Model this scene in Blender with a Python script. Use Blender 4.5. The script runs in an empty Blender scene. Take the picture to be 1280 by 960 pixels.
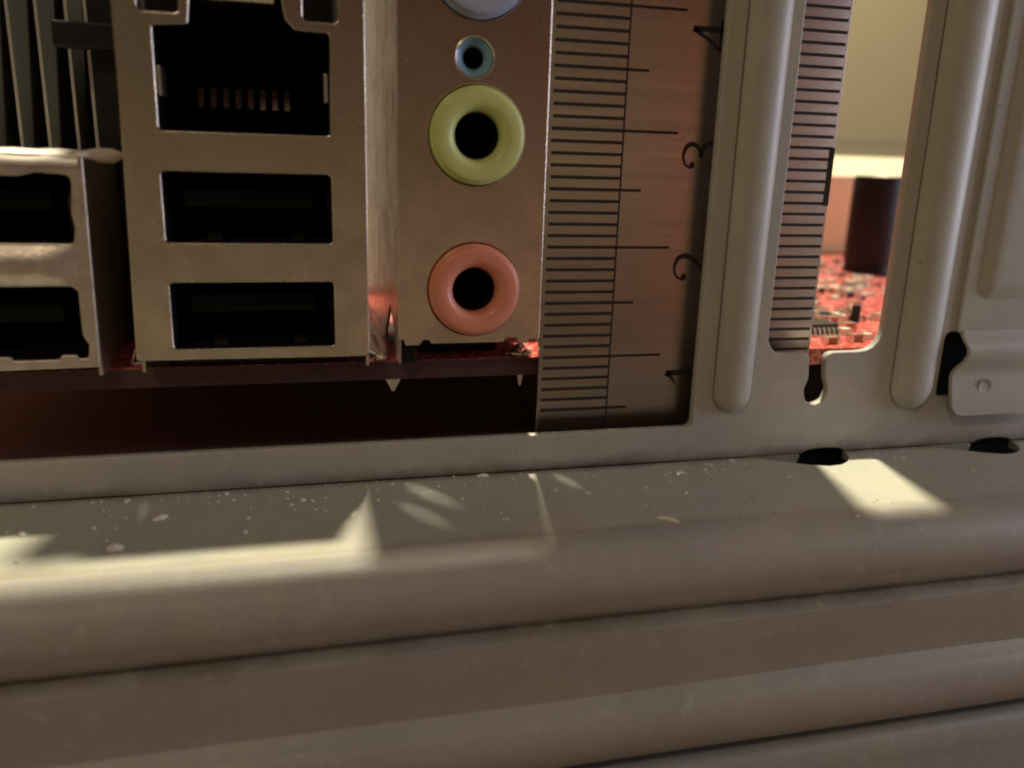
import bpy, bmesh, math, random
from mathutils import Vector, Matrix
random.seed(7)
S = 0.1                       # all numbers below are millimetres, one Blender unit is 10 mm
scene = bpy.context.scene
C = scene.collection

# ------------------------------------------------------------------ camera
YAW, PITCH, ROLL = map(math.radians, (14.657, 15.314, 1.830))
F_PX = 1052.83
cpos = Vector((-44.941, -69.136, 27.842))
fwd = Vector((math.sin(YAW)*math.cos(PITCH), math.cos(YAW)*math.cos(PITCH), -math.sin(PITCH)))
right = Vector((math.cos(YAW), -math.sin(YAW), 0))
up = right.cross(fwd)
r2 = right*math.cos(ROLL) + up*math.sin(ROLL)
u2 = -right*math.sin(ROLL) + up*math.cos(ROLL)
cam = bpy.data.cameras.new('camera')
camo = bpy.data.objects.new('camera', cam); C.objects.link(camo)
M = Matrix((r2, u2, -fwd)).transposed().to_4x4(); M.translation = cpos*S
camo.matrix_world = M
cam.sensor_width = 36; cam.lens = F_PX/1280*36
cam.clip_start = 0.1; cam.clip_end = 2000
cam.dof.use_dof = True; cam.dof.focus_distance = 7.6; cam.dof.aperture_fstop = 0.26
scene.camera = camo

# ------------------------------------------------------------------ world: the dim room round the workbench
w = bpy.data.worlds.new('World'); scene.world = w; w.use_nodes = True
nt = w.node_tree; nt.nodes.clear()
o = nt.nodes.new('ShaderNodeOutputWorld'); bg = nt.nodes.new('ShaderNodeBackground')
tc = nt.nodes.new('ShaderNodeTexCoord'); sp = nt.nodes.new('ShaderNodeSeparateXYZ')
nt.links.new(tc.outputs['Generated'], sp.inputs[0])
def ramp(src, stops):
    r = nt.nodes.new('ShaderNodeValToRGB'); e = r.color_ramp.elements
    r.color_ramp.interpolation = 'EASE'
    while len(e) < len(stops): e.new(0.5)
    for k, (p, c) in enumerate(stops): e[k].position = p; e[k].color = (*c, 1)
    mr = nt.nodes.new('ShaderNodeMapRange'); mr.inputs['From Min'].default_value = -1
    nt.links.new(src, mr.inputs['Value']); nt.links.new(mr.outputs[0], r.inputs[0]); return r
rx = ramp(sp.outputs['X'], [(0.0, (0.18, 0.14, 0.07)), (0.40, (0.115, 0.096, 0.064)), (0.58, (0.12, 0.088, 0.062)), (0.76, (0.165, 0.070, 0.050)), (0.87, (0.14, 0.10, 0.09)), (0.95, (0.25, 0.23, 0.24)), (1, (0.27, 0.27, 0.30))])
rz = ramp(sp.outputs['Z'], [(0.0, (0.30, 0.28, 0.26)), (0.24, (0.8, 0.76, 0.7)), (0.34, (2.8, 2.65, 2.35)), (0.42, (3.5, 3.35, 3.0)), (0.50, (1.5, 1.25, 1.05)), (0.56, (0.52, 0.29, 0.24)), (0.68, (0.66, 0.47, 0.38)), (0.85, (1.4, 1.4, 1.3)), (1, (2.0, 2.1, 1.95))])
mx = nt.nodes.new('ShaderNodeMix'); mx.data_type = 'RGBA'; mx.blend_type = 'MULTIPLY'; mx.inputs[0].default_value = 1
nt.links.new(rx.outputs[0], mx.inputs[6]); nt.links.new(rz.outputs[0], mx.inputs[7])
nt.links.new(mx.outputs[2], bg.inputs[0]); bg.inputs[1].default_value = 0.61
nt.links.new(bg.outputs[0], o.inputs[0])

# ------------------------------------------------------------------ lamps
def aim(ob, target):
    ob.rotation_euler = (Vector(target)*S - ob.location).to_track_quat('-Z', 'Y').to_euler()
def lamp(name, kind, loc, target, power, col, **kw):
    l = bpy.data.lights.new(name, kind); l.energy = power; l.color = col
    for k, v in kw.items(): setattr(l, k, v)
    ob = bpy.data.objects.new(name, l); C.objects.link(ob)
    ob.location = Vector(loc)*S; aim(ob, target); return ob
Ld = Vector((0.25, 1.0, 4.05)).normalized()
tgt = Vector((-25, -6, 0))
lamp('key_spot', 'SPOT', tgt + Ld*3000, tgt, 7.8e6, (1.0, 0.93, 0.70), spot_size=math.radians(14), spot_blend=0.2, shadow_soft_size=6.2)  # distant spot standing in for sunlight from behind and above
lamp('window_light', 'AREA', (260, -62, 60), (0, 0, 15), 3600, (0.80, 0.83, 1.0), size=9, size_y=14, shape='RECTANGLE')
lamp('room_bulb', 'AREA', (-150, -190, 210), (-30, 0, 10), 1100, (1.0, 0.82, 0.58), size=2.2)
lamp('added_wall_fill', 'AREA', (150, 150, 190), (190, 260, 40), 1150, (1.0, 0.92, 0.7), size=8)  # fill lamp added to brighten the back wall, no such source seen

def glint(x0, y0, x1, y1, back, h, power, wide=0.32):   # added spot lamps imitating light thrown forward by the port block corners
    a, b = Vector((x0, y0, 0)), Vector((x1, y1, 0)); d = (b-a).normalized()
    p = a - d*back + Vector((0, 0, h)); va, vb = (a-p).normalized(), (b-p).normalized()
    ang = va.angle(vb); ob = lamp('added_glint_spot', 'SPOT', p, (0, 0, 0), power, (1.0, 0.93, 0.75), spot_size=ang*1.25, spot_blend=1.0, shadow_soft_size=0.02)
    z = -(va+vb).normalized(); x = d.cross(z).normalized(); y = z.cross(x)
    m = Matrix((x, y, z)).transposed().to_4x4(); m.translation = p*S
    ob.matrix_world = m @ Matrix.Diagonal((wide, 1, 1, 1))
glint(-36.2, -1.3, -32.7, -7.2, 1.2, 10, 18)
glint(-37.3, -5.1, -34.2, -10.8, 5.0, 17, 40)
glint(-22.9, -1.1, -21.7, -5.0, 0.9, 7, 8)
glint(-57.3, -1.3, -57.0, -5.6, 1.2, 10, 6, 0.2)

scene.view_settings.view_transform = 'Standard'; scene.view_settings.look = 'None'
scene.view_settings.exposure = 0; scene.view_settings.gamma = 1
scene.cycles.use_denoising = True
scene.cycles.pixel_filter_type = 'BLACKMAN_HARRIS'; scene.cycles.filter_width = 2.1
scene.cycles.max_bounces = 8; scene.cycles.diffuse_bounces = 5; scene.cycles.glossy_bounces = 5
scene.cycles.sample_clamp_indirect = 6
scene.cycles.caustics_reflective = True; scene.cycles.caustics_refractive = False

# ------------------------------------------------------------------ materials
def mat(name, col, rough=0.5, metal=0.0, var=0.0, vscale=2.0, bump=0.0, bscale=60.0, spec=0.5, col2=None, coat=0.0,
        stretch=None, rvar=0.0, specks=None, trans=0.0):
    m = bpy.data.materials.new(name); m.use_nodes = True
    n = m.node_tree.nodes; L = m.node_tree.links; b = n['Principled BSDF']
    b.inputs['Roughness'].default_value = rough; b.inputs['Metallic'].default_value = metal
    b.inputs['Specular IOR Level'].default_value = spec
    b.inputs['Coat Weight'].default_value = coat; b.inputs['Coat Roughness'].default_value = 0.12
    b.inputs['Transmission Weight'].default_value = trans
    tc = n.new('ShaderNodeTexCoord'); src = tc.outputs['Object']
    if stretch:
        mp = n.new('ShaderNodeMapping'); mp.inputs['Scale'].default_value = stretch
        L.new(src, mp.inputs[0]); ssrc = mp.outputs[0]
    else: ssrc = src
    cur = None
    base = (*col, 1); c2 = (*(col2 or tuple(c*(1-var) for c in col)), 1)
    if var or col2:
        t = n.new('ShaderNodeTexNoise'); t.inputs['Scale'].default_value = vscale; t.inputs['Detail'].default_value = 6
        t.inputs['Roughness'].default_value = 0.65
        L.new(ssrc, t.inputs['Vector'])
        mr = n.new('ShaderNodeMapRange'); mr.inputs['From Min'].default_value = 0.35; mr.inputs['From Max'].default_value = 0.68
        L.new(t.outputs['Fac'], mr.inputs['Value'])
        mi = n.new('ShaderNodeMix'); mi.data_type = 'RGBA'; mi.inputs[6].default_value = base; mi.inputs[7].default_value = c2
        L.new(mr.outputs[0], mi.inputs[0]); cur = mi.outputs[2]
        if rvar:
            mr2 = n.new('ShaderNodeMapRange'); mr2.inputs['To Min'].default_value = rough-rvar; mr2.inputs['To Max'].default_value = rough+rvar
            L.new(t.outputs['Fac'], mr2.inputs['Value']); L.new(mr2.outputs[0], b.inputs['Roughness'])
    if specks:                                    # small marks: (scale, threshold, colour)
        for sc_, th, cc in specks:
            t2 = n.new('ShaderNodeTexNoise'); t2.inputs['Scale'].default_value = sc_; t2.inputs['Detail'].default_value = 2
            L.new(src, t2.inputs['Vector'])
            mr = n.new('ShaderNodeMapRange'); mr.inputs['From Min'].default_value = th; mr.inputs['From Max'].default_value = th+0.03
            L.new(t2.outputs['Fac'], mr.inputs['Value'])
            mi = n.new('ShaderNodeMix'); mi.data_type = 'RGBA'; mi.inputs[7].default_value = (*cc, 1)
            if cur is None: mi.inputs[6].default_value = base
            else: L.new(cur, mi.inputs[6])
            L.new(mr.outputs[0], mi.inputs[0]); cur = mi.outputs[2]
    if cur is not None: L.new(cur, b.inputs['Base Color'])
    else: b.inputs['Base Color'].default_value = base
    if bump:
        t = n.new('ShaderNodeTexNoise'); t.inputs['Scale'].default_value = bscale; t.inputs['Detail'].default_value = 3
        L.new(ssrc, t.inputs['Vector'])
        bp = n.new('ShaderNodeBump'); bp.inputs['Strength'].default_value = bump; bp.inputs['Distance'].default_value = 0.01
        L.new(t.outputs['Fac'], bp.inputs['Height']); L.new(bp.outputs[0], b.inputs['Normal'])
    m['b'] = 1
    return m
def add_stain_shade(m, axis, centre, half, col, strength, nscale=3.0):   # line of grime, or painted groove shade, with a ragged edge, along X
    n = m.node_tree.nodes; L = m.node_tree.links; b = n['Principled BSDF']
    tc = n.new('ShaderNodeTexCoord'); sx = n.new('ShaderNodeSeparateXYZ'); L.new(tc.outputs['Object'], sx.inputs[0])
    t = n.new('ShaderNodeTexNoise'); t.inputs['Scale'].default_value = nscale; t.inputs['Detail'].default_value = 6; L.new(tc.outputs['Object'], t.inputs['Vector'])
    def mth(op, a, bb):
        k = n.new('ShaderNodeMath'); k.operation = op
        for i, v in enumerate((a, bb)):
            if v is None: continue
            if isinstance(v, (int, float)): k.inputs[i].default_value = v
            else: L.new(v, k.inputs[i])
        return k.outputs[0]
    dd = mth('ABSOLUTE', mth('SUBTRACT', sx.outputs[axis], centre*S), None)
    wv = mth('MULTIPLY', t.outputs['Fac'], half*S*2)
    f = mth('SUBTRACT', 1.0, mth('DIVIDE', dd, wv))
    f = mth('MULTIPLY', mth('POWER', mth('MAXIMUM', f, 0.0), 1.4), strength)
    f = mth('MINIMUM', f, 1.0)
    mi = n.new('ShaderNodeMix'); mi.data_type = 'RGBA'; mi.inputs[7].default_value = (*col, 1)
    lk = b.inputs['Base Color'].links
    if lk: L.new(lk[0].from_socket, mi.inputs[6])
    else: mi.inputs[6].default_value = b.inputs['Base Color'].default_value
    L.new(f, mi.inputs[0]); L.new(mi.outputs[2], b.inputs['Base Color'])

paint_kw = dict(rough=0.42, var=0.10, vscale=1.3, bump=0.25, bscale=38, rvar=0.07, specks=[(9.0, 0.74, (0.16, 0.13, 0.10)), (17, 0.76, (0.12, 0.09, 0.07))])
def mottle(m):
    n = m.node_tree.nodes; L = m.node_tree.links; b = n['Principled BSDF']
    tc = n.new('ShaderNodeTexCoord')
    for sc_, lo, hi, cc, amt in ((0.55, .42, .66, (0.36, 0.335, 0.36), .55), (0.8, .45, .7, (0.44, 0.40, 0.27), .5), (5.5, .56, .75, (0.58, 0.56, 0.52), .5), (3.2, .60, .78, (0.30, 0.26, 0.20), .5)):
        mp = n.new('ShaderNodeMapping'); mp.inputs['Location'].default_value = (sc_*3, sc_, 0); L.new(tc.outputs['Object'], mp.inputs[0])
        t = n.new('ShaderNodeTexNoise'); t.inputs['Scale'].default_value = sc_; t.inputs['Detail'].default_value = 8; t.inputs['Roughness'].default_value = .7; L.new(mp.outputs[0], t.inputs['Vector'])
        mr = n.new('ShaderNodeMapRange'); mr.inputs['From Min'].default_value = lo; mr.inputs['From Max'].default_value = hi; mr.inputs['To Max'].default_value = amt; L.new(t.outputs['Fac'], mr.inputs['Value'])
        mi = n.new('ShaderNodeMix'); mi.data_type = 'RGBA'; mi.inputs[7].default_value = (*cc, 1)
        lk = b.inputs['Base Color'].links
        L.new(lk[0].from_socket, mi.inputs[6]); L.new(mr.outputs[0], mi.inputs[0]); L.new(mi.outputs[2], b.inputs['Base Color'])
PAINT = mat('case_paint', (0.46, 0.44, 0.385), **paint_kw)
add_stain_shade(PAINT, 2, 0.1, 1.3, (0.13, 0.10, 0.07), 1.0)
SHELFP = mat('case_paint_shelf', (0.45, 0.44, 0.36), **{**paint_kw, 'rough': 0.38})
add_stain_shade(SHELFP, 1, -13.4, 1.5, (0.22, 0.15, 0.085), 0.75, 2.2)
add_stain_shade(SHELFP, 1, 0.0, 1.2, (0.10, 0.085, 0.06), 1.0)
LOWERP = mat('case_paint_lower_shaded', (0.37, 0.34, 0.29), **{**paint_kw, 'rough': 0.46, 'specks': None})  # same case paint, darkened to deepen the shade on the lower face
add_stain_shade(LOWERP, 2, -6.15, 1.0, (0.16, 0.12, 0.085), 0.9, 1.5)  # shade of the groove put into the colour
COVERP = mat('cover_paint', (0.33, 0.34, 0.34), **{**paint_kw, 'rough': 0.45, 'specks': None})
for m_ in (PAINT, SHELFP, LOWERP, COVERP): mottle(m_)
TRAY = mat('tray_paint', (0.22, 0.15, 0.12), rough=0.5, var=0.3, vscale=3, bump=0.3, bscale=20)
STEEL = mat('galvanised_shield', (0.68, 0.61, 0.51), rough=0.27, metal=1.0, var=0.22, vscale=2.6, bump=0.16, bscale=80, rvar=0.12, specks=[(12, 0.75, (0.3, 0.22, 0.15)), (24, 0.74, (0.9, 0.86, 0.78))])
STEEL2 = mat('worn_tin_shield', (0.68, 0.60, 0.52), rough=0.42, metal=0.85, var=0.3, vscale=5, bump=0.4, bscale=30, rvar=0.1)
LIP = mat('sunlit_edge', (0.82, 0.76, 0.66), rough=0.45, metal=0.4, bump=0.3, bscale=14)  # paler, less metallic shield tone imitating sunlight on the lip
BRIGHT = mat('spring_steel', (0.85, 0.8, 0.75), rough=0.25, metal=1.0)
SOLDER = mat('solder', (0.75, 0.72, 0.66), rough=0.3, metal=1.0)
COPPER = mat('contact_metal', (0.26, 0.19, 0.17), rough=0.6, metal=0.5)
RULER = mat('ruler_steel', (0.58, 0.49, 0.43), rough=0.24, metal=1.0, var=0.2, vscale=1.5, bump=0.10, bscale=40, stretch=(0.4, 1, 8), rvar=0.06, specks=[(14, 0.77, (0.25, 0.18, 0.14))])
INK = mat('etched_black', (0.018, 0.012, 0.011), rough=0.5)
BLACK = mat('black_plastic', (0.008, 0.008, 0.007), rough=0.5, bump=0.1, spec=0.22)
DARKIN = mat('port_black', (0.005, 0.005, 0.005), rough=0.7, spec=0.15)
TONGUE = mat('tongue_plastic', (0.006, 0.008, 0.005), rough=0.8, spec=0.12)
GREEN = mat('lime_plastic', (0.62, 0.66, 0.25), rough=0.5, coat=0.22, var=0.06, vscale=6, bump=0.1)
PINK = mat('salmon_plastic', (0.76, 0.28, 0.18), rough=0.5, coat=0.22, var=0.06, vscale=6, bump=0.1)
BLUE = mat('pale_blue_plastic', (0.38, 0.42, 0.58), rough=0.5, coat=0.22, var=0.06, vscale=6, bump=0.1)
TEAL = mat('blue_socket_plastic', (0.20, 0.36, 0.48), rough=0.3)
LEDM = mat('smoked_lens', (0.14, 0.17, 0.18), rough=0.12, spec=0.6)
PCB = mat('red_solder_mask', (0.60, 0.10, 0.085), rough=0.18, var=0.25, vscale=10, bump=0.15, bscale=20, specks=[(13, 0.56, (0.74, 0.30, 0.24)), ])
PCBEDGE = mat('board_edge', (0.075, 0.028, 0.028), rough=0.7, var=0.3, vscale=12, bump=0.4, bscale=60)
ALU = mat('fin_aluminium', (0.42, 0.40, 0.36), rough=0.5, metal=0.9)
FINB = mat('fin_shaded', (0.13, 0.12, 0.10), rough=0.6)  # dark tone imitating the shade between the fins
CHIP = mat('chip_black', (0.02, 0.022, 0.02), rough=0.4)
CERAM = mat('ceramic', (0.62, 0.55, 0.42), rough=0.5)
BROWNC = mat('brown_ceramic', (0.30, 0.12, 0.07), rough=0.5)
GREYB = mat('grey_beige_reflector', (0.40, 0.37, 0.33), rough=0.6)
SLEEVE = mat('capacitor_sleeve', (0.010, 0.008, 0.008), rough=0.5, spec=0.2)
ORANGE = mat('orange_connector', (0.66, 0.45, 0.20), rough=0.5, var=0.1)
CREAM = mat('cream_connector', (0.70, 0.61, 0.40), rough=0.5)
WALL = mat('beige_board', (0.54, 0.50, 0.30), rough=0.8, var=0.05, vscale=0.1)
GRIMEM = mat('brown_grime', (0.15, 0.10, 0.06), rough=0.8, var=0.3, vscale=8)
DUST = mat('dust', (0.78, 0.74, 0.66), rough=0.8)
GRIT = mat('dark_grit', (0.06, 0.05, 0.04), rough=0.8)

# ------------------------------------------------------------------ builders
WL = {}                                         # world location (mm) of every object
def link(name, me, parent=None, loc=(0, 0, 0)):
    ob = bpy.data.objects.new(name, me); C.objects.link(ob)
    loc = Vector(loc); WL[ob.name] = loc
    if parent is not None:
        ob.parent = parent; ob.location = (loc - WL[parent.name])*S
    else: ob.location = loc*S
    return ob
def tag(ob, label=None, cat=None, group=None, kind=None):
    for k, v in (('label', label), ('category', cat), ('group', group), ('kind', kind)):
        if v: ob[k] = v
    return ob
def thing(name, loc, label, cat, group=None): return tag(link(name, None, None, loc), label, cat, group)
class MB:
    def __init__(s): s.bm = bmesh.new()
    def box(s, x0, x1, y0, y1, z0, z1, bev=0.0, seg=2):
        r = bmesh.ops.create_cube(s.bm, size=1)
        vs = r['verts']
        for v in vs: v.co = Vector((x0 + (v.co.x+.5)*(x1-x0), y0 + (v.co.y+.5)*(y1-y0), z0 + (v.co.z+.5)*(z1-z0)))
        if bev:
            es = list({e for v in vs for e in v.link_edges})
            bmesh.ops.bevel(s.bm, geom=es, offset=bev, segments=seg, affect='EDGES', profile=0.5)
        return vs
    def raw(s, vs, fs):
        b = [s.bm.verts.new(v) for v in vs]
        for f in fs:
            try: s.bm.faces.new([b[i] for i in f])
            except ValueError: pass
    def lathe(s, prof, cx, cz, n=48, axis='y'):   # prof: (radius, along-axis) list
        rings = []
        for r, a in prof:
            ring = []
            for k in range(n):
                t = 2*math.pi*k/n
                if axis == 'y': p = (cx + r*math.cos(t), a, cz + r*math.sin(t))
                else: p = (cx + r*math.cos(t), cz + r*math.sin(t), a)
                ring.append(s.bm.verts.new(p))
            rings.append(ring)
        for a, b in zip(rings, rings[1:]):
            for k in range(n): s.bm.faces.new([a[k], a[(k+1) % n], b[(k+1) % n], b[k]])
        return rings
    def cap(s, ring): s.bm.faces.new(ring)
    def extrude_x(s, path, x0, x1, nx=1, wob=None):
        cols = []
        for i in range(nx+1):
            x = x0 + (x1-x0)*i/nx
            cols.append([s.bm.verts.new((x, y + (wob(x, k)[0] if wob else 0), z + (wob(x, k)[1] if wob else 0))) for k, (y, z) in enumerate(path)])
        for a, b in zip(cols, cols[1:]):
            for k in range(len(path)-1): s.bm.faces.new([a[k], b[k], b[k+1], a[k+1]])
    def tube(s, pts, r, n=8):
        prev = None
        for i, p in enumerate(pts):
            p = Vector(p); d = (Vector(pts[min(i+1, len(pts)-1)]) - Vector(pts[max(i-1, 0)])).normalized()
            a = d.cross(Vector((0, 0, 1)) if abs(d.z) < .9 else Vector((1, 0, 0))).normalized(); b = d.cross(a)
            rr = r[i] if isinstance(r, (list, tuple)) else r
            ring = [s.bm.verts.new(p + a*rr*math.cos(2*math.pi*k/n) + b*rr*math.sin(2*math.pi*k/n)) for k in range(n)]
            if prev:
                for k in range(n): s.bm.faces.new([prev[k], prev[(k+1) % n], ring[(k+1) % n], ring[k]])
            else: s.bm.faces.new(ring)
            prev = ring
        s.bm.faces.new(prev)
    def mesh(s, name, m, loc=(0, 0, 0), smooth=None):
        bmesh.ops.recalc_face_normals(s.bm, faces=s.bm.faces)
        loc = Vector(loc)
        for v in s.bm.verts: v.co = (v.co - loc)*S
        me = bpy.data.meshes.new(name); s.bm.to_mesh(me); s.bm.free(); me.materials.append(m)
        if smooth is not None:
            for p in me.polygons: p.use_smooth = True
            me.set_sharp_from_angle(angle=math.radians(smooth))
        return me
    def build(s, name, m, parent=None, loc=None, smooth=None):
        if loc is None: loc = WL[parent.name] if parent is not None else (0, 0, 0)
        return link(name, s.mesh(name, m, loc, smooth), parent, loc)
def rpoly(pts, r, n=5):                        # polygon with rounded corners
    out = []; N = len(pts)
    for i, p in enumerate(pts):
        rr = r[i] if isinstance(r, (list, tuple)) else r
        p = Vector(p); a = (Vector(pts[i-1]) - p); b = (Vector(pts[(i+1) % N]) - p)
        if rr <= 0: out.append(tuple(p)); continue
        an = a.angle(b); t = min(rr/math.tan(an/2), a.length*.49, b.length*.49)
        p0 = p + a.normalized()*t; p1 = p + b.normalized()*t
        for k in range(n+1):
            u = k/n; out.append(tuple(p0*(1-u)**2 + p*2*u*(1-u) + p1*u*u))
    return out
def rrect(x0, z0, x1, z1, r=0.5, n=5): return rpoly([(x0, z0), (x1, z0), (x1, z1), (x0, z1)], r, n)
def plate(mb, outline, holes, front, thick, bev=0.06, plane='xz', res=2):
    cu = bpy.data.curves.new('t', 'CURVE'); cu.dimensions = '2D'; cu.fill_mode = 'BOTH'
    cu.extrude = max(thick/2 - bev, 0.001); cu.bevel_depth = bev; cu.bevel_resolution = res; cu.offset = -bev
    for pl in [outline] + holes:
        sp_ = cu.splines.new('POLY'); sp_.points.add(len(pl)-1); sp_.use_cyclic_u = True
        for i, p in enumerate(pl): sp_.points[i].co = (p[0], p[1], 0, 1)
    ob = bpy.data.objects.new('t', cu); C.objects.link(ob)
    me = bpy.data.meshes.new_from_object(ob.evaluated_get(bpy.context.evaluated_depsgraph_get()))
    def mp(v):
        if plane == 'xz': return (v.x, front + thick/2 - v.z, v.y)
        if plane == 'xy': return (v.x, v.y, front - thick/2 + v.z)
        return (front + thick/2 - v.z, v.x, v.y)          # 'yz'
    mb.raw([mp(v.co) for v in me.vertices], [list(p.vertices) for p in me.polygons])
    bpy.data.objects.remove(ob); bpy.data.curves.remove(cu); bpy.data.meshes.remove(me)
def box_shell(mb, x0, x1, y0, y1, z0, z1, t=0.25):       # open-front metal can
    mb.box(x0, x0+t, y0, y1, z0, z1); mb.box(x1-t, x1, y0, y1, z0, z1)
    mb.box(x0+t, x1-t, y0, y1, z1-t, z1); mb.box(x0+t, x1-t, y0, y1, z0, z0+t)
    mb.box(x0+t, x1-t, y1-t, y1, z0+t, z1-t)

# ================================================================== THE SETTING
mb = MB(); mb.box(-300, 300, 1.65, 258, -1.0, 0.0)
tag(mb.build('case_floor', TRAY), kind='structure')
mb = MB()
mb.box(-300, 420, 260, 262, -1, 180); mb.box(-300, 420, 259.2, 260, 37.0, 41.5, 0.3)
tag(mb.build('back_wall', WALL), kind='structure')

# ================================================================== COMPUTER CASE
case = thing('computer_case', (-20, 0, 0), 'scuffed beige grey sheet steel computer case back with port cutout and card slots', 'computer case')
XL, XR, ZT = -85.0, 62.0, 110.0
SX0, SX1, SZ0 = -2.1, 10.4, 10.25
def keyslot(dx):
    p = [(SX0, 59.5), (SX0, SZ0), (2.55, SZ0), (2.75, 7.7), (2.35, 6.5), (2.7, 5.4), (3.7, 5.0), (4.7, 5.4), (5.1, 6.5), (4.6, 7.7), (4.3, SZ0), (SX1, SZ0), (SX1, 59.5)]
    r = [0.5, 2.0, 0.7, 0.3, 0.8, 0.8, 0.8, 0.8, 0.8, 0.3, 0.9, 2.6, 0.5]
    return rpoly([(x+dx, z) for x, z in p], r)
P = 20.32
holes = [rpoly([(-80, 61), (-80, 3.4), (-9.17, 3.4), (-9.17, 61)], [1, 1, 0.7, 1]),  # unseen top edges set to end the light on the shelf
         keyslot(0),
         rrect(17.7, 5.2, 31.5, 12.0, 0.8),
         keyslot(2*P)]
mb = MB(); plate(mb, [(XL, 0.02)] + [(5.5+d_ - 2.3*math.cos(a_*math.pi/10), 0.02+0.42*math.sin(a_*math.pi/10)) for d_ in (0, P) for a_ in range(11)] + [(XR, 0.02), (XR, ZT), (XL, ZT)], holes, 0.0, 0.8, 0.10, res=2)
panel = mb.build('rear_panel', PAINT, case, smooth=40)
# inner returns that hang below the shelf behind the tongue slots
for dx in (0, P):
    mb = MB(); plate(mb, rpoly([(-3+dx, -6), (0.2+dx, -6), (1.6+dx, -2.6), (3.1+dx, -0.05), (-3+dx, -0.05)], 0.4), [], 0.0, 0.8, 0.08)
    mb.build('slot_return', PAINT, case, smooth=40)
# ribs pressed into the webs between slots
def rib(cx, zb, wdt, h=1.0, taper=0.0, zt=104):
    mb = MB(); hw = wdt/2; n = 20; rows = []
    zs = [zb + hw*(1-math.cos(math.pi/2*k/8)) for k in range(9)] + [zb+hw+6*(j+1) for j in range(int((zt-zb-hw)/6))]
    for i, z in enumerate(zs):
        s = math.sin(math.acos(max(0, min(1, (zb+hw-z)/hw)))) if z < zb+hw else 1.0
        s = max(s, 0.02); ex = taper*(z-zb)/100
        row = []
        for k in range(n+1):
            u = -1 + 2*k/n; f = (1-abs(u)**2.0)**0.5
            row.append(mb.bm.verts.new((cx + u*(hw+ex)*s, 0.05 - h*f*min(1, s**0.9), z)))
        rows.append(row)
    for a, b in zip(rows, rows[1:]):
        for k in range(n): mb.bm.faces.new([a[k], a[k+1], b[k+1], b[k]])
    r_ = mb.build('rib', PAINT, case, smooth=60)
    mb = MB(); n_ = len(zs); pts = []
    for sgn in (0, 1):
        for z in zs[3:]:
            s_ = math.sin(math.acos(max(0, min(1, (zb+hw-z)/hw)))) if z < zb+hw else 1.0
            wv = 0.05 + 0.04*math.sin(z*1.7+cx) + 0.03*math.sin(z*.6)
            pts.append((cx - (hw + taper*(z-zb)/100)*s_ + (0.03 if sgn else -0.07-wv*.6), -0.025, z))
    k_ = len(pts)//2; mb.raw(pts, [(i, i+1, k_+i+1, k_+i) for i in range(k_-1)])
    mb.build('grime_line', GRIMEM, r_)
    return r_
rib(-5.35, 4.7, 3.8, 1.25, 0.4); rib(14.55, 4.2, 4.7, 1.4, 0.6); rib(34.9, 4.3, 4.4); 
# slot cover pressed out of the panel with a pillow
mb = MB()
plate(mb, rpoly([(18.75, 11.9), (31.6, 11.9), (31.6, 104), (18.55, 104)], 0.5), [], -0.35, 0.35, 0.15)
sc_ = mb.build('slot_cover', PAINT, case, smooth=40)
mb = MB(); rows = []
x0, x1, z0, z1 = 20.3, 30.2, 15.3, 102
def pillow(i, j, ni, nj):
    pass
nr = [0, .03, .08, .15, .35, .65, 1.0]
def ringpts(ins):
    return [(x, z) for x, z in rrect(x0+ins, z0+ins, x1-ins, z1-ins, max(1.6-ins, 0.4), 6)]
prev = None
for ins, hh in ((0, 0), (0.25, 0.10), (0.6, 0.34), (1.0, 0.50), (1.5, 0.56), (2.2, 0.58)):
    ring = [mb.bm.verts.new((x, -0.36 - hh, z)) for x, z in ringpts(ins)]
    if prev:
        for k in range(len(ring)): mb.bm.faces.new([prev[k], prev[(k+1) % len(ring)], ring[(k+1) % len(ring)], ring[k]])
    prev = ring
mb.bm.faces.new(prev)
mb.build('pressed_relief', PAINT, sc_, smooth=60)
# spring tab under the slot cover
mb = MB()
path = [(-0.45, 12.20), (-0.7, 11.80), (-1.35, 11.20), (-1.75, 10.60), (-1.8, 10.00), (-1.55, 9.20), (-1.15, 8.50), (-0.95, 7.90), (-1.0, 7.50), (-1.15, 6.70), (-1.3, 5.70), (-1.42, 4.6), (-1.45, 4.2), (-1.47, 3.9), (-1.49, 3.68), (-1.5, 3.6)]
le = [x_+1.3 for x_ in (18.2, 17.9, 17.8, 18.0, 18.1, 17.9, 17.5, 17.25, 17.15, 17.15, 17.2, 17.35, 17.55, 17.85, 18.25, 18.7)]
vsF, vsB = [], []
for t, vs in ((0, vsF), (0.45, vsB)):
    for (y, z), xl in zip(path, le):
        vs.append([mb.bm.verts.new((x, y+t, z)) for x in (xl, xl+0.3, 21, 24, 28, 31)])
for a in (vsF, vsB):
    for p_, q_ in zip(a, a[1:]):
        for k in range(5): mb.bm.faces.new([p_[k], p_[k+1], q_[k+1], q_[k]])
for p_, q_, p2, q2 in zip(vsF, vsF[1:], vsB, vsB[1:]):
    mb.bm.faces.new([p_[0], q_[0], q2[0], p2[0]]); mb.bm.faces.new([p_[5], q_[5], q2[5], p2[5]])
for k in range(5): mb.bm.faces.new([vsF[-1][k], vsF[-1][k+1], vsB[-1][k+1], vsB[-1][k]])
tab = mb.build('spring_tab', PAINT, case, smooth=35)
mb = MB(); rr_ = mb.lathe([(0.75, -1.18), (0.70, -1.28), (0.55, -1.22), (0.45, -1.02), (0.2, -1.0)], 22.4, 6.6, 20); mb.cap(rr_[-1])
mb.build('dimple', PAINT, tab, smooth=50)
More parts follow.
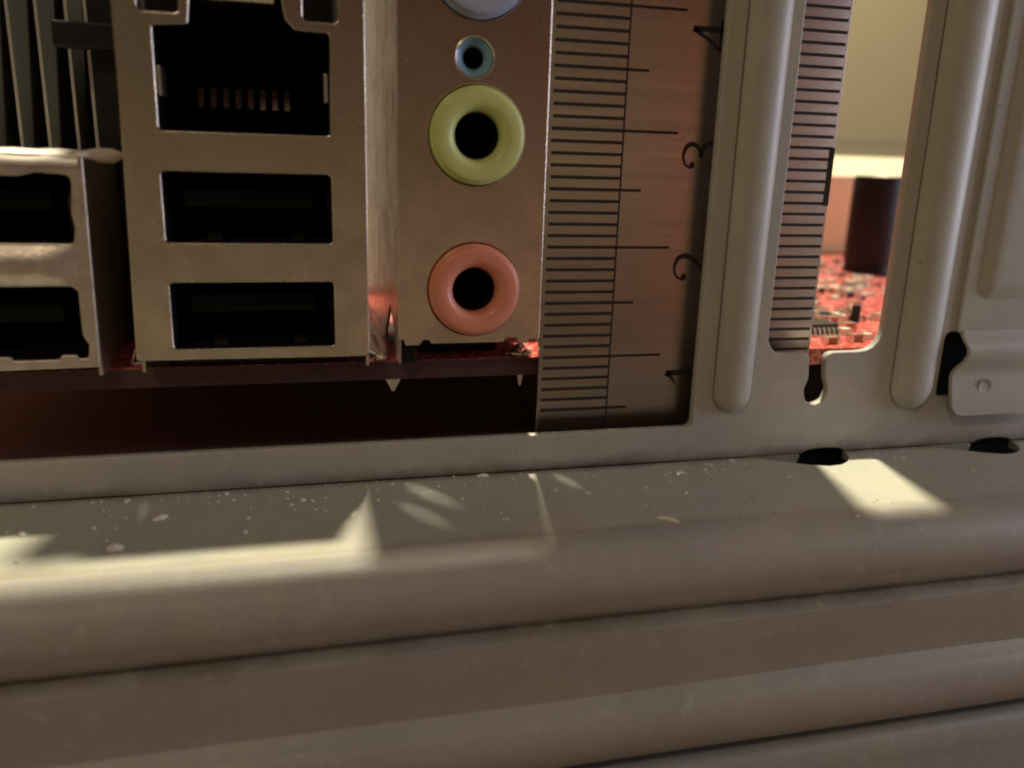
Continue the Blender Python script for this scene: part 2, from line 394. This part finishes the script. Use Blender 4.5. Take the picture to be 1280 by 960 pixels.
mb = MB(); mb.lathe([(0.42, -1.2), (0.40, -1.05)], 20.9, 7.55, 16); 
mb.bm.free()
# shelf, rolled edge, lower face, bead
def bite(dx):
    pts = [(-2.6, 0), (-1.2, -1.0), (0.6, -2.1), (2.2, -3.0), (3.8, -3.55), (5.2, -3.4), (6.4, -2.7), (7.3, -1.6), (7.7, -0.6), (7.7, 0)]
    return [(x+dx, y-0.01) for x, y in pts][::-1]
mb = MB(); plate(mb, [(XL, -13.2), (XR, -13.2), (XR, -0.01)] + bite(2*P) + bite(P) + bite(0) + [(XL, -0.01)], [], 0.0, 0.8, 0.05, plane='xy')
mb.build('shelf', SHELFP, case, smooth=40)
def wob(x, k): return (0.05*math.sin(x*.11+k*.3), 0.05*math.sin(x*.083+1+k*.2))
arc = []
for k in range(13):                                  # rolled front edge
    a = math.radians(90 - 9.5*k)
    arc.append((-13.9 - 3.15*math.cos(a), -3.15 + 3.15*math.sin(a)))
path = [(-13.2, -0.0)] + arc + [(-16.7, -4.9), (-16.2, -5.5), (-15.6, -5.9), (-15.5, -6.15), (-15.8, -6.35), (-16.6, -6.5), (-16.95, -6.7), (-17.0, -7.2), (-16.8, -9.5), (-16.75, -12.2)]
mb = MB(); mb.extrude_x(path, XL, XR, 60, wob); mb.build('rolled_edge', LOWERP, case, smooth=50)
path = [(-16.7, -11.9), (-17.0, -12.4)] + [(-17.0 - 1.75*math.cos(math.radians(t)), -15.0 + 2.6*math.sin(math.radians(t))) for t in range(65, -80, -10)] + [(-16.8, -17.6), (-14, -17.55), (-11, -17.55)]
mb = MB(); mb.extrude_x(path, XL, XR, 60, wob); mb.build('bead', LOWERP, case, smooth=50)

mb = MB(); mb.box(XL, XR, 1.0, 1.6, -60, 1.0); mb.box(XL, XR, -16, 1.0, -60.6, -60); mb.box(XL, XR, -9.6, -9.2, -60, -0.85)  # black sheets added to close the cavity and keep the gaps dark
mb.build('cavity_blackout', BLACK, case)
# side cover of the case, a separate sheet below the gap
mb = MB()
path = [(-10, -18.75), (-16.9, -18.75), (-17.5, -18.8), (-17.9, -19.05), (-18.15, -19.4), (-18.3, -21), (-18.6, -60)]
mb.extrude_x(path, XL, XR, 30)
cov = mb.build('case_cover', COVERP, None, loc=(-20, -18, -60), smooth=50)
tag(cov, 'grey case cover sheet below the thin dark gap at the bottom right corner', 'cover')

# ================================================================== MOTHERBOARD
ZB0, ZB1, YB = 8.3, 9.95, 2.95
board = thing('motherboard', (-20, 60, ZB0), 'red computer motherboard carrying the metal port blocks, seen edge on', 'motherboard')
mb = MB(); mb.box(-84, 150, YB, 180, ZB0, ZB1, 0.05)
pcb = mb.build('circuit_board', PCB, board)
mb = MB(); mb.box(-84, -8, YB-0.03, YB+0.06, ZB0-.01, ZB1-0.06); mb.build('sawn_edge', PCBEDGE, pcb)

# ---- network socket over two USB sockets
ns = MB()
X0, X1, ZL, ZH = -56.95, -39.2, 11.1, 46.8  # unseen top raised to lengthen its shadow on the shelf
u1 = rrect(-54.45, 20.45, -42.0, 25.75, 0.35); u2 = rrect(-54.45, 12.1, -42.0, 17.35, 0.35)
rj = rpoly([(-54.3, 35.9), (-54.35, 28.7), (-42.0, 28.7), (-41.85, 36.05), (-44.4, 36.15), (-45.1, 36.9), (-45.3, 38.3), (-51.6, 38.3), (-51.85, 36.1)], [.3, .35, .35, .3, .2, .2, .2, .2, .2])
l1 = rrect(-55.2, 36.85, -52.45, 39.6, 0.35); l2 = rrect(-43.75, 36.85, -41.25, 39.6, 0.35)
plate(ns, rpoly([(X0-.35, ZL+.1), (X1, ZL), (X1, ZH), (X0+.35, ZH)], 0.3), [u1, u2, rj, l1, l2], 0.1, 0.35, 0.13, res=3)
ns.box(X0+.02, X0+.25, .4, 21, ZB1+.3, ZH-.3); ns.box(X1-.27, X1-.02, .4, 32, ZB1+.3, ZH-.3); ns.box(X0+.25, X1-.27, .4, 21, ZH-.6, ZH-.3)
ns.box(X0+.25, X1-.27, 20.7, 21, ZB1+.3, ZH-.6)
ns.box(X0+.3, X1-.3, .47, 20, 26.4, 28.1); ns.box(X0+.3, X1-.3, .47, 20, 18.0, 19.8)
stack = ns.build('network_stack', STEEL, board, smooth=35)
tag(stack, 'tall metal block with a network socket over two USB sockets')
for z in (20.45, 12.1):
    mb = MB(); box_shell(mb, -54.75, -41.7, 0.46, 15, z-0.3, z+5.6, 0.3); c_ = mb.build('usb_socket', DARKIN, stack)
    mb = MB(); mb.box(-53.2, -43.4, 2.3, 14, z+2.55, z+4.0, 0.1); mb.build('tongue', TONGUE, stack)
    for xx in (-51.0, -44.7):
        mb = MB(); mb.extrude_x([(0.9, z+0.12), (1.6, z+0.45), (2.6, z+0.6), (5, z+0.1)], xx-0.55, xx+0.55); mb.build('spring', BRIGHT, stack)
    mb = MB(); mb.raw([(-42.05, 0.8, z+0.8), (-42.35, 1.8, z+1.0), (-42.1, 5, z+1), (-42.05, .8, z+4.6), (-42.35, 1.8, z+4.4), (-42.1, 5, z+4.4)], [(0, 1, 4, 3), (1, 2, 5, 4)]); mb.build('spring', STEEL, stack)
mb = MB(); box_shell(mb, -54.7, -41.6, 0.46, 16, 28.4, 38.7, 0.3)
mb.box(-54.4, -51.95, 0.5, 15, 36.2, 38.4); mb.box(-44.9, -41.9, 0.5, 15, 36.95, 38.4)
mb.build('network_socket', DARKIN, stack)
mb = MB(); mb.extrude_x([(0.3, 38.25), (0.55, 37.95), (1.2, 37.8), (3, 37.7)], -51.2, -45.8); mb.build('latch_edge', STEEL, stack)
cme = None
for k in range(8):
    x = -52.0 + k*0.98
    if cme is None:
        mb = MB(); mb.extrude_x([(8.1, 30.7), (8.3, 31.6), (8.7, 32.3), (9.2, 32.3)], x-.22, x+.22); cme = mb.mesh('contact', COPPER, (x, 8, 31))
    link('contact', cme, stack, (x, 8, 31))
for sx, zz in ((-54.25, 32.15), (-42.05, 32.15)):
    mb = MB(); d_ = 0.17 if sx < -50 else -0.17
    mb.box(sx-0.14+d_, sx+0.14+d_, 0.2, 3, zz-1.05, zz+1.05, 0.08); mb.build('ground_spring', BRIGHT, stack)
for a_, b_ in ((-55.4, -52.3), (-43.9, -41.05)):
    mb = MB(); mb.box(a_, b_, 0.7, 6, 36.6, 40.0, 0.3); mb.build('indicator_lens', LEDM, stack)
mb = MB(); mb.box(-56.9, -55.2, 3.0, 8, ZB1, 11.2, 0.1); mb.box(-41, -39.4, 3.0, 8, ZB1, 11.2, .1); mb.box(-55, -41.2, 3.4, 18, ZB1, 11.8)
mb.build('stack_feet', BLACK, stack)

# ---- twin USB block at the left
us = MB()
plate(us, rpoly([(-74.5, 10.6), (-59.95, 10.75), (-59.75, 26.75), (-74.3, 26.9)], 0.25),
      [rpoly([(-73.4, 20.35), (-62.9, 20.35), (-60.95, 20.3), (-60.75, 21.5), (-60.9, 22.6), (-60.65, 25.3), (-63.0, 25.45), (-64.2, 25.15), (-73.4, 25.3)], [.3, .5, .4, .3, .3, .6, .3, .3, .3]),
       rpoly([(-73.4, 11.75), (-66.2, 11.75), (-66.0, 11.45), (-62.9, 11.45), (-62.6, 11.8), (-61.6, 11.8), (-61.4, 11.5), (-60.75, 11.55), (-60.6, 12.6), (-61.0, 13.4), (-61.0, 16.7), (-61.4, 17.1), (-73.4, 17.1)], .2)], 0.3, 0.35, 0.13, res=3)
us.box(-74.4, -74.1, .6, 18, ZB1+.1, 26.6); us.box(-60.15, -59.9, .6, 18, ZB1+.1, 26.6); us.box(-74.1, -60.15, .6, 18, 26.35, 26.6)
usb = us.build('usb_stack', STEEL2, board, smooth=35); tag(usb, 'worn metal block of two stacked USB sockets')
# swelling between the two sockets
mb = MB(); rows = []
for i in range(25):
    x = -74 + 13.2*i/24; e = min(1, (1-abs((x+67.4)/6.75)**6)); rows.append([mb.bm.verts.new((x, 0.32 - 0.5*max(e, 0)*math.sin(math.pi*k/10), 17.25 + 2.95*k/10)) for k in range(11)])
for a, b in zip(rows, rows[1:]):
    for k in range(10): mb.bm.faces.new([a[k], b[k], b[k+1], a[k+1]])
mb.build('swollen_divider', STEEL2, usb, smooth=60)
for z in (20.3, 11.7):
    mb = MB(); box_shell(mb, -73.9, -60.3, 0.66, 14, z-.35, z+5.5, .25); mb.build('usb_socket', DARKIN, usb)
    mb = MB(); mb.box(-72.4, -62.6, 2.3, 13, z+2.3, z+3.8, 0.1); mb.build('tongue', TONGUE, usb)
    mb = MB(); mb.raw([(-60.7, 0.45, z+.7), (-61.15, 1.0, z+1.2), (-60.8, 5, z+1), (-60.7, .45, z+3.9), (-61.2, 1.0, z+3.3), (-60.8, 5, z+3.4)], [(0, 1, 4, 3), (1, 2, 5, 4)]); mb.build('spring', BRIGHT, usb)
# folded top lip catching the light, with its curled ear
mb = MB(); mb.extrude_x([(0.32, 25.95), (0.0, 26.05), (-0.05, 26.2), (0.25, 26.55), (0.7, 26.9), (1.3, 27.1), (4, 27.1), (9, 27.0)], -74.3, -60.05, 14, lambda x, k: (0, 0.04*math.sin(x*2.1)))
mb.build('folded_lip', LIP, usb, smooth=60)
mb = MB(); mb.tube([(-60.3, 0.5, 26.75), (-59.5, 1.2, 26.8), (-58.9, 1.8, 26.75), (-58.0, 2.2, 26.7), (-57.45, 2.6, 26.75)], [0.16, 0.35, 0.55, 0.55, 0.25], 12)
mb.build('curled_ear', LIP, usb, smooth=60)
mb = MB(); mb.box(-74, -60.5, 3.2, 16, ZB1, 11.2); mb.build('stack_feet', BLACK, usb)

# ---- audio block
au = MB()
AX0, AX1, AZ0, AZ1, AY = -36.8, -24.45, 12.0, 58, 0.15  # unseen top raised so its shadow reaches the shelf edge
JX = -30.4; JZ = (16.65, 29.1, 41.65)
def circ(cx, cz, r, n=40): return [(cx + r*math.cos(2*math.pi*k/n), cz + r*math.sin(2*math.pi*k/n)) for k in range(n)]
out = rpoly([(AX0, 12.4), (-36.3, 12.4), (-36.2, 11.9), (-35.0, 11.9), (-34.7, 12.35), (-34.2, 12.35), (-34.0, 12.0), (-27.7, 12.0), (-27.5, 12.4), (-26.6, 12.4), (-26.3, 11.9), (-25.6, 11.9), (-25.4, 12.2), (AX1, 12.2), (AX1, AZ1), (AX0, AZ1)], 0.12, 3)
plate(au, out, [circ(JX, z, 3.95) for z in JZ] + [circ(-30.7, 35.0, 1.5)], AY, 0.3, 0.1, res=2)
# left wall with a torn notch near the board
n0 = [(0.3, ZB1+.4), (2.0, ZB1+.4), (3.0, 12.2), (6.5, 14.4), (10.5, 11.2), (11, ZB1+.3), (32, ZB1+.3), (32, AZ1-.2), (0.3, AZ1-.2)]
plate(au, rpoly(n0, .15, 2), [], AX0+.02, 0.25, 0.04, plane='yz')
au.box(AX1-.27, AX1-.02, .46, 20.5, 12.0, AZ1-.2); au.box(AX0+.3, AX1-.3, 20.2, 20.5, 11, AZ1-.2); au.box(AX0+.3, AX1-.3, .46, 20.2, AZ1-.5, AZ1-.2)
audio = au.build('audio_stack', STEEL, board, smooth=35); tag(audio, 'metal block of coloured round audio sockets')
def jack(z, m, nm, closed=False):
    mb = MB()
    prof = [(3.84, 3), (3.84, -0.25), (3.78, -0.36), (3.62, -0.38), (3.60, -0.66), (3.55, -0.80), (3.40, -0.87), (2.65, -0.86), (2.40, -0.80), (2.18, -0.64), (1.98, -0.36), (1.88, 0.0), (1.84, 0.4), (1.82, 3.0)]
    mb.lathe(prof, JX, z, 64)
    j = mb.build('jack', m, audio, smooth=60); tag(j, nm)
    mb = MB(); r_ = mb.lathe([(1.825, 0.35), (1.78, 0.6), (1.75, 12)], JX, z, 32); mb.cap(r_[-1]); mb.build('jack_bore', DARKIN, audio)
jack(JZ[0], PINK, 'salmon pink round jack'); jack(JZ[1], GREEN, 'lime green round jack'); jack(JZ[2], BLUE, 'pale blue round jack cut off by the top edge')
mb = MB(); mb.lathe([(1.62, 0.2), (1.62, -0.02), (1.56, -0.12), (1.48, -0.06), (1.42, 0.15)], -30.7, 35.0, 40); mb.build('socket_rim', BRIGHT, audio, smooth=60)
mb = MB(); mb.lathe([(1.46, 0.1), (1.2, 0.3), (0.95, 0.5), (0.84, 0.7), (0.8, 4)], -30.7, 35.0, 36); mb.build('small_socket', TEAL, audio, smooth=60)
mb = MB(); r_ = mb.lathe([(0.83, 0.75), (0.8, 6)], -30.7, 35.0, 20); mb.cap(r_[-1]); mb.build('socket_bore', DARKIN, audio)
mb = MB(); mb.box(-34.5, -27, 6, 18, ZB1, 12.2, .1); mb.box(-36.4, -35, 1.6, 3.6, ZB1+.05, 11.6, .2); mb.build('stack_feet', BLACK, audio)
mb = MB(); mb.box(-36.5, -24.9, 1.5, 20, 12.4, AZ1-1); mb.bm.free()

mb = MB(); mb.box(-24.3, -6, 15, 24, ZB1, 36, .3); mb.build('connector', BLACK, board)  # unseen black block added against red glow beside the ruler
mb = MB(); mb.extrude_x([(38, ZB1), (38, ZB1+1), (60, 62), (64, 62), (64, ZB1)], -50, -27); mb.raw([(-50, 38, ZB1), (-50, 60, 62), (-50, 64, 62), (-50, 64, ZB1)], [(0, 1, 2, 3)]); mb.raw([(-27, 38, ZB1), (-27, 60, 62), (-27, 64, 62), (-27, 64, ZB1)], [(0, 1, 2, 3)])
mb.build('slanted_reflector', GREYB, board)  # unseen sloped block added to reflect beige light into the gap
# ---- solder, tabs and pins at the board edge
def blob(name, x, y, z, r, m, parent=board, sq=(1, 1, 1)):
    mb = MB(); rr_ = bmesh.ops.create_icosphere(mb.bm, subdivisions=2, radius=r)
    for v in rr_['verts']:
        k = 1 + random.uniform(-.18, .18); v.co = Vector((x + v.co.x*sq[0]*k, y + v.co.y*sq[1]*k, z + v.co.z*sq[2]*k))
    return mb.build(name, m, parent, smooth=60)
for x, y, r, q in ((-37.9, 3.6, .55, (1.3, 1, .5)), (-38.6, 5.5, .4, (1, 1, .8)), (-25.5, 3.7, .6, (1.2, 1, .7)), (-24.6, 3.5, .45, (1, 1, .9)), (-24.9, 5.0, .6, (1, 1, 1)), (-26.3, 4.2, .4, (1, 1, .6)), (-58.0, 4.5, .35, (1.6, 1, .4))):
    blob('solder_joint', x, y, ZB1 + r*q[2]*.5, r, SOLDER, sq=q)
mb = MB(); mb.tube([(-38.6, 3.6, 12.2), (-38.3, 3.2, 11.3), (-37.6, 3.1, 10.2)], 0.13, 6); mb.build('wire_end', SOLDER, board, smooth=60)
mb = MB(); mb.tube([(-57.9, 3.5, 11.4), (-58.3, 3.8, 10.1)], 0.07, 6); mb.build('wire_end', SOLDER, board)
mb = MB(); mb.tube([(-57.0, 3.5, 11.3), (-57.6, 3.9, 10.1)], 0.06, 6); mb.build('wire_end', SOLDER, board)
def pin(x, w_, ln, y=4.2):
    mb = MB(); mb.raw([(x-w_, y, ZB0), (x+w_, y, ZB0), (x+.1, y+.1, ZB0-ln), (x-.1, y+.1, ZB0-ln), (x-w_, y+.5, ZB0), (x+w_, y+.5, ZB0), (x+.1, y+.3, ZB0-ln), (x-.1, y+.3, ZB0-ln)],
        [(0, 1, 2, 3), (4, 5, 6, 7), (0, 3, 7, 4), (1, 2, 6, 5), (3, 2, 6, 7), (0, 1, 5, 4)]); mb.build('pin', SOLDER, board)
pin(-36.8, 0.85, 1.5); pin(-25.0, 0.3, 1.4); pin(-43.5, .12, .3); pin(-50.2, .1, .25)

# ---- parts seen through the card slot
def soic(x0, y0, ln, wd, h, n):
    t = MB(); t.box(x0, x0+ln, y0, y0+wd, ZB1+.15, ZB1+.15+h, 0.1); ch = t.build('chip', CHIP, board)
    me_ = None
    for k in range(n):
        x = x0 + ln*(k+.5)/n
        if me_ is None:
            m_ = MB(); wv = ln/n*.26
            m_.extrude_x([(y0+.02, ZB1+.75), (y0-.3, ZB1+.74), (y0-.45, ZB1+.55), (y0-.55, ZB1+.08), (y0-1.0, ZB1+.03), (y0-1.0, ZB1+.13), (y0-.62, ZB1+.2), (y0-.5, ZB1+.68), (y0-.28, ZB1+.86), (y0+.02, ZB1+.87)], x-wv, x+wv)
            me_ = m_.mesh('pin', SOLDER, (x, y0, ZB1))
        link('pin', me_, ch, (x, y0, ZB1))
soic(7.2, 8.9, 4.6, 2.6, 1.05, 8)
def smd(x, y, l, wd, h, mcol, rot=0):
    t = MB(); t.box(x-l*.3, x+l*.3, y-wd/2, y+wd/2, ZB1+.02, ZB1+h); b_ = t.build('chip_component', mcol, board)
    t = MB(); t.box(x-l/2, x-l*.3, y-wd/2-.02, y+wd/2+.02, ZB1, ZB1+h+.02, .04, 1); t.build('terminal', SOLDER, b_)
    t = MB(); t.box(x+l*.3, x+l/2, y-wd/2-.02, y+wd/2+.02, ZB1, ZB1+h+.02, .04, 1); t.build('terminal', SOLDER, b_)
for x, y, l, wd, h, mm in ((8.2, 5.0, 1.7, 1.0, .7, BROWNC), (11.6, 5.6, 1.7, 1.0, .8, BROWNC), (12.6, 9.0, 1.7, .9, .7, CERAM), (13.7, 6.6, 1.4, .8, .6, CERAM),
                            (14.4, 11.0, 1.8, 1.2, .9, BROWNC), (13.2, 13.4, 1.6, .8, .6, CERAM), (9.4, 14.0, 2.0, 1.2, .8, CERAM), (15.6, 15.5, 1.6, .9, .7, BROWNC), (17.5, 17.5, 1.6, .9, .7, CERAM)):
    smd(x, y, l, wd, h, mm)
random.seed(11)
for k in range(110):
    y = 16 + 62*random.random()**1.4; cx0 = -44.9 + (y+69)*0.675; cx1 = -44.9 + (y+69)*0.79
    x = random.uniform(cx0-1, cx1+1)
    if 23 < y < 30 and k % 4: continue
    if (x-52.5)**2 + (y-57)**2 < 40 or y > 80: continue
    smd(x, y, random.choice((1.2, 1.6, 2.0, 2.6)), random.choice((.6, .8, 1.2)), random.choice((.4, .5, .7)), random.choice((CERAM, CERAM, BROWNC, CHIP)))
# black can capacitor and the tall orange connector, its top painted cream as if sunlit
mb = MB(); r_ = mb.lathe([(4.1, ZB1), (4.15, ZB1+.5), (3.95, ZB1+1.2), (4.15, ZB1+1.9), (4.15, ZB1+15.4), (3.95, ZB1+16.0), (3.5, ZB1+16.1)], 50.9, 57.0, 40, axis='z')
cp = mb.build('capacitor', SLEEVE, board, smooth=50); tag(cp, 'black sleeved can capacitor')
mb = MB(); r_ = mb.lathe([(3.5, ZB1+16.1), (3.3, ZB1+15.9), (0.2, ZB1+15.9)], 50.9, 57.0, 32, axis='z'); mb.cap(r_[-1]); mb.build('can_top', ALU, cp, smooth=50)
mb = MB(); mb.box(52, 110, 84, 104, ZB1, 25.2, 0.3); bx_ = mb.build('connector', ORANGE, board); tag(bx_, 'orange brown connector block with a top painted sunlit cream')
mb = MB(); mb.extrude_x([(84, 25.2), (83.9, 25.4), (90.5, 29.0), (96, 29.4), (104, 29.0), (104, 25.2)], 51.8, 110.2, 1); mb.build('connector_top', CREAM, bx_)
mb = MB(); mb.box(62, 116, 110, 150, ZB1, 27.0, 0.4); bx2 = mb.build('connector', CREAM, board)
mb = MB(); mb.box(18.3, 19.1, 15.2, 15.9, ZB1, 11.9, .1); mb.build('jumper_post', BLACK, board)
mb = MB(); mb.box(17.2, 34, 1.2, 2.6, 3.2, 14.5, .1); mb.build('gap_blackout', BLACK, board)  # black box added to darken the tab gap and block light

# ---- CPU cooler at the far left: fins, black clip
cool = thing('cpu_cooler', (-66, 30, ZB1), 'dark finned heatsink with black plastic clip behind the left USB block', 'heatsink')
fme = None
for x in (-72.0, -69.8, -67.55, -65.35, -63.05, -61.55):
    if fme is None:
        t = MB(); t.box(x-.11, x+.11, 15.1, 45, ZB1+2, 52, 0.03, 1); fme = t.mesh('fin', FINB, (x, 15, ZB1+2))
        t = MB(); t.box(x-.12, x+.12, 15, 15.1, ZB1+2, 52); eme = t.mesh('lit_edge', ALU, (x, 15, ZB1+2))  # paler strip imitating light on the front edge of the fin
    fo = link('fin', fme, cool, (x, 15, ZB1+2)); link('lit_edge', eme, fo, (x, 15, ZB1+2))
mb = MB(); mb.box(-75, -52, 16.5, 46, ZB1, ZB1+2); mb.build('base', ALU, cool)
mb = MB(); mb.box(-75, -58, 24, 25, ZB1+2, 52); mb.build('fin_blackout', BLACK, cool)  # black sheet added to darken the spaces behind the fins
mb = MB(); mb.box(-63.5, -58.6, 11.4, 13.0, 35.1, 37.15, 0.2); mb.box(-57.9, -53, 11.6, 13.4, 47.2, 93, 0.2); mb.box(-57.9, -57.1, 11.6, 13.4, ZB1, 47.2); mb.build('clip', BLACK, cool)  # tall post above the arm is unseen, added to shadow the shelf
mb = MB(); mb.box(-61.1, -57.0, 13.5, 15, ZB1, 70); mb.build('clip_rib', BLACK, cool)

# ================================================================== STEEL RULER
RX0, RX1, RY = -23.85, 3.96, 2.2
rul = thing('steel_ruler', (-10, 2.4, 0), 'steel ruler standing upright behind the case panel, black millimetre marks and numbers', 'ruler')
mb = MB(); mb.box(RX0, RX1, RY, RY+.6, 0.02, 155, 0.06); mb.build('blade', RULER, rul, smooth=40)
mb = MB()
def q(x0, x1, z0, z1): mb.box(x0, x1, RY-.012, RY+.02, z0, z1)
VX = RX0 + 6.82
for k in range(1, 150):
    x_in = RX0 + random.uniform(.30, .42)
    e = VX if k % 5 else (RX0+11.9 if k % 10 == 0 else RX0+8.8)
    if k % 5 == 0:
        q(x_in, VX-.07, k-.145, k+.145); q(VX+.07, e, k-.12, k+.12)
    else: q(x_in, VX-.07, k-.14, k+.14)
q(VX-.085, VX+.085, 0.1, 152)
for k in range(1, 150):
    q(RX1-9.3, RX1-random.uniform(.22, .30), k+.17-.14, k+.17+.14)
mb.build('graduation_marks', INK, rul)
def stroke(pts, wd, n=10):                                # catmull-rom ribbon with varying width, u right, v up
    P_ = [Vector(p) for p in pts]; out_ = []
    for i in range(len(P_)-1):
        p0, p1, p2, p3 = P_[max(i-1, 0)], P_[i], P_[i+1], P_[min(i+2, len(P_)-1)]
        for j in range(n):
            t = j/n; out_.append((0.5*((2*p1)+(-p0+p2)*t+(2*p0-5*p1+4*p2-p3)*t*t+(-p0+3*p1-3*p2+p3)*t**3), (wd[i]*(1-t)+wd[i+1]*t)))
    out_.append((P_[-1], wd[-1])); return out_
DIG = {1: [([(0.05, .74), (.22, .85), (.33, 1.0)], [.03, .10, .16]), ([(.33, 1.0), (.33, .5), (.33, 0)], [.14, .14, .14])],
       2: [([(.16, .76), (.08, .72), (.05, .8), (.12, .93), (.32, 1.0), (.55, .92), (.62, .72), (.50, .45), (.25, .2), (.05, .02)], [.14, .13, .07, .06, .07, .11, .13, .11, .09, .08]), ([(.05, .04), (.35, .04), (.64, .04)], [.1, .12, .1])],
       3: [([(.16, .78), (.08, .74), (.05, .82), (.12, .94), (.32, 1.0), (.52, .92), (.58, .76), (.48, .6), (.28, .54)], [.13, .12, .07, .06, .07, .11, .12, .09, .07]), ([(.28, .54), (.52, .47), (.62, .27), (.5, .07), (.3, .0), (.1, .07), (.05, .2), (.14, .25)], [.07, .1, .13, .1, .07, .07, .1, .13])],
       4: [([(.46, 1.0), (.25, .62), (.02, .28)], [.12, .08, .07]), ([(.02, .28), (.35, .28), (.68, .28)], [.08, .08, .08]), ([(.46, 1.0), (.46, .5), (.46, 0)], [.13, .13, .13])]}
HS = 3.7
for dgt, zc in ((1, 8.25), (2, 18.25), (3, 28.25), (4, 38.2)):
    mb = MB()
    for pts, wd in DIG[dgt]:
        pp = stroke(pts, wd); L_, R_ = [], []
        for i, (p, w_) in enumerate(pp):
            d_ = (pp[min(i+1, len(pp)-1)][0] - pp[max(i-1, 0)][0]); d_ = d_.normalized() if d_.length > 1e-6 else Vector((1, 0)); nn = Vector((-d_.y, d_.x))
            for s_, arr in ((1, L_), (-1, R_)):
                g = p + nn*s_*w_/2; arr.append((-11.25 + (1-g.y)*HS, RY-.014, zc + (g.x-.35)*HS))
        n_ = len(L_); mb.raw(L_+R_, [(i, i+1, n_+i+1, n_+i) for i in range(n_-1)])
    mb.build('numeral', INK, rul)
mb = MB(); mb.box(3.38, RX1+.03, RY-.03, RY+.7, 23.95, 29.25, 0.04, 1); mb.build('edge_mark', INK, rul)

# ================================================================== DUST
random.seed(5)
def crumb(mb, x, y, z, r):
    n = random.randint(4, 6); a0 = random.random()*6.3; el = random.uniform(.5, 1.0)
    rot = random.random()*3.14
    top = [(x + (math.cos(a0+6.283*k/n)*r*math.cos(rot) - math.sin(a0+6.283*k/n)*r*el*math.sin(rot))*random.uniform(.6, 1.2),
            y + (math.cos(a0+6.283*k/n)*r*math.sin(rot) + math.sin(a0+6.283*k/n)*r*el*math.cos(rot))*random.uniform(.6, 1.2), z + r*random.uniform(.15, .6)) for k in range(n)]
    bot = [(p[0], p[1], z) for p in top]
    mb.raw(top + bot, [tuple(range(n))] + [(k, (k+1) % n, n+(k+1) % n, n+k) for k in range(n)])
mb = MB()
for k in range(430):
    x = random.uniform(-70, 34); y = -0.3 - abs(random.gauss(0, 4.2))
    if y < -13.5 or (-3 < x < 9 and y > -4) or (17 < x < 29 and y > -4): continue
    crumb(mb, x, y, 0.0, min(.34, random.lognormvariate(-2.5, .55)))
for k in range(26): crumb(mb, random.uniform(-24, -9.5), random.uniform(.15, .6), 3.4, random.uniform(.05, .14))
tag(mb.build('dust_crumbs', DUST), 'pale dust crumbs scattered over the grey shelf', 'dust', kind='stuff')
mb = MB()
for k in range(90):
    x = random.uniform(-30, 34); y = random.uniform(-13, -0.6)
    if (-3 < x < 9 and y > -4) or (17 < x < 29 and y > -4): continue
    crumb(mb, x, y, 0.0, random.uniform(.03, .09))
tag(mb.build('dark_grit', GRIT), 'dark grit specks on the shelf below the card slots', 'grit', kind='stuff')
def flake(pts, wd, label, h=.12):
    mb = MB(); L_ = []; R_ = []; n_ = len(pts)
    for i, p in enumerate(pts):
        p = Vector((*p, 0)); d_ = Vector((*pts[min(i+1, n_-1)], 0)) - Vector((*pts[max(i-1, 0)], 0)); nn = Vector((-d_.y, d_.x, 0)).normalized()
        w_ = wd*(1 - .5*abs(2*i/(n_-1)-1)); zz = h*(0.4+math.sin(math.pi*i/(n_-1)))
        L_.append(p + nn*w_ + Vector((0, 0, zz+.05))); R_.append(p - nn*w_ + Vector((0, 0, zz*.6)))
    B_ = [Vector((v.x, v.y, 0.0)) for v in L_]; D_ = [Vector((v.x, v.y, 0.0)) for v in R_]
    fs = []
    for i in range(n_-1): fs += [(i, i+1, n_+i+1, n_+i), (i, i+1, 2*n_+i+1, 2*n_+i), (n_+i, n_+i+1, 3*n_+i+1, 3*n_+i)]
    mb.raw(L_+R_+B_+D_, fs)
    tag(mb.build('paint_flake', DUST, None, loc=(pts[0][0], pts[0][1], 0)), label, 'flake', 'loose flakes on the shelf')
flake([(-17.6, -11.9), (-17.1, -12.1), (-16.6, -12.5), (-16.2, -13.0)], .22, 'curled white flake near the shelf edge below the ruler, largest on the right half')
flake([(-58.6, -9.8), (-58.1, -9.7), (-57.4, -9.8)], .42, 'wide pale flake lying in the shadow beside the bright left patch')
flake([(-30.0, -0.6), (-29.4, -0.6), (-28.9, -0.6)], .17, 'short white rectangular flake in the fold below the pink jack')
flake([(-56.2, -5.3), (-55.6, -5.0), (-55.2, -4.6)], .2, 'slanted white flake on the shelf below the lower USB socket')
flake([(-1.3, -14.6), (-1.1, -14.65), (-0.95, -14.6)], .12, 'lone white speck on the rolled edge just below the bright right patch')
flake([(-12.0, -3.5), (-11.7, -3.1), (-11.2, -3.0), (-10.9, -3.4)], .1, 'tiny hooked fibre on the shelf under the ruler corner')
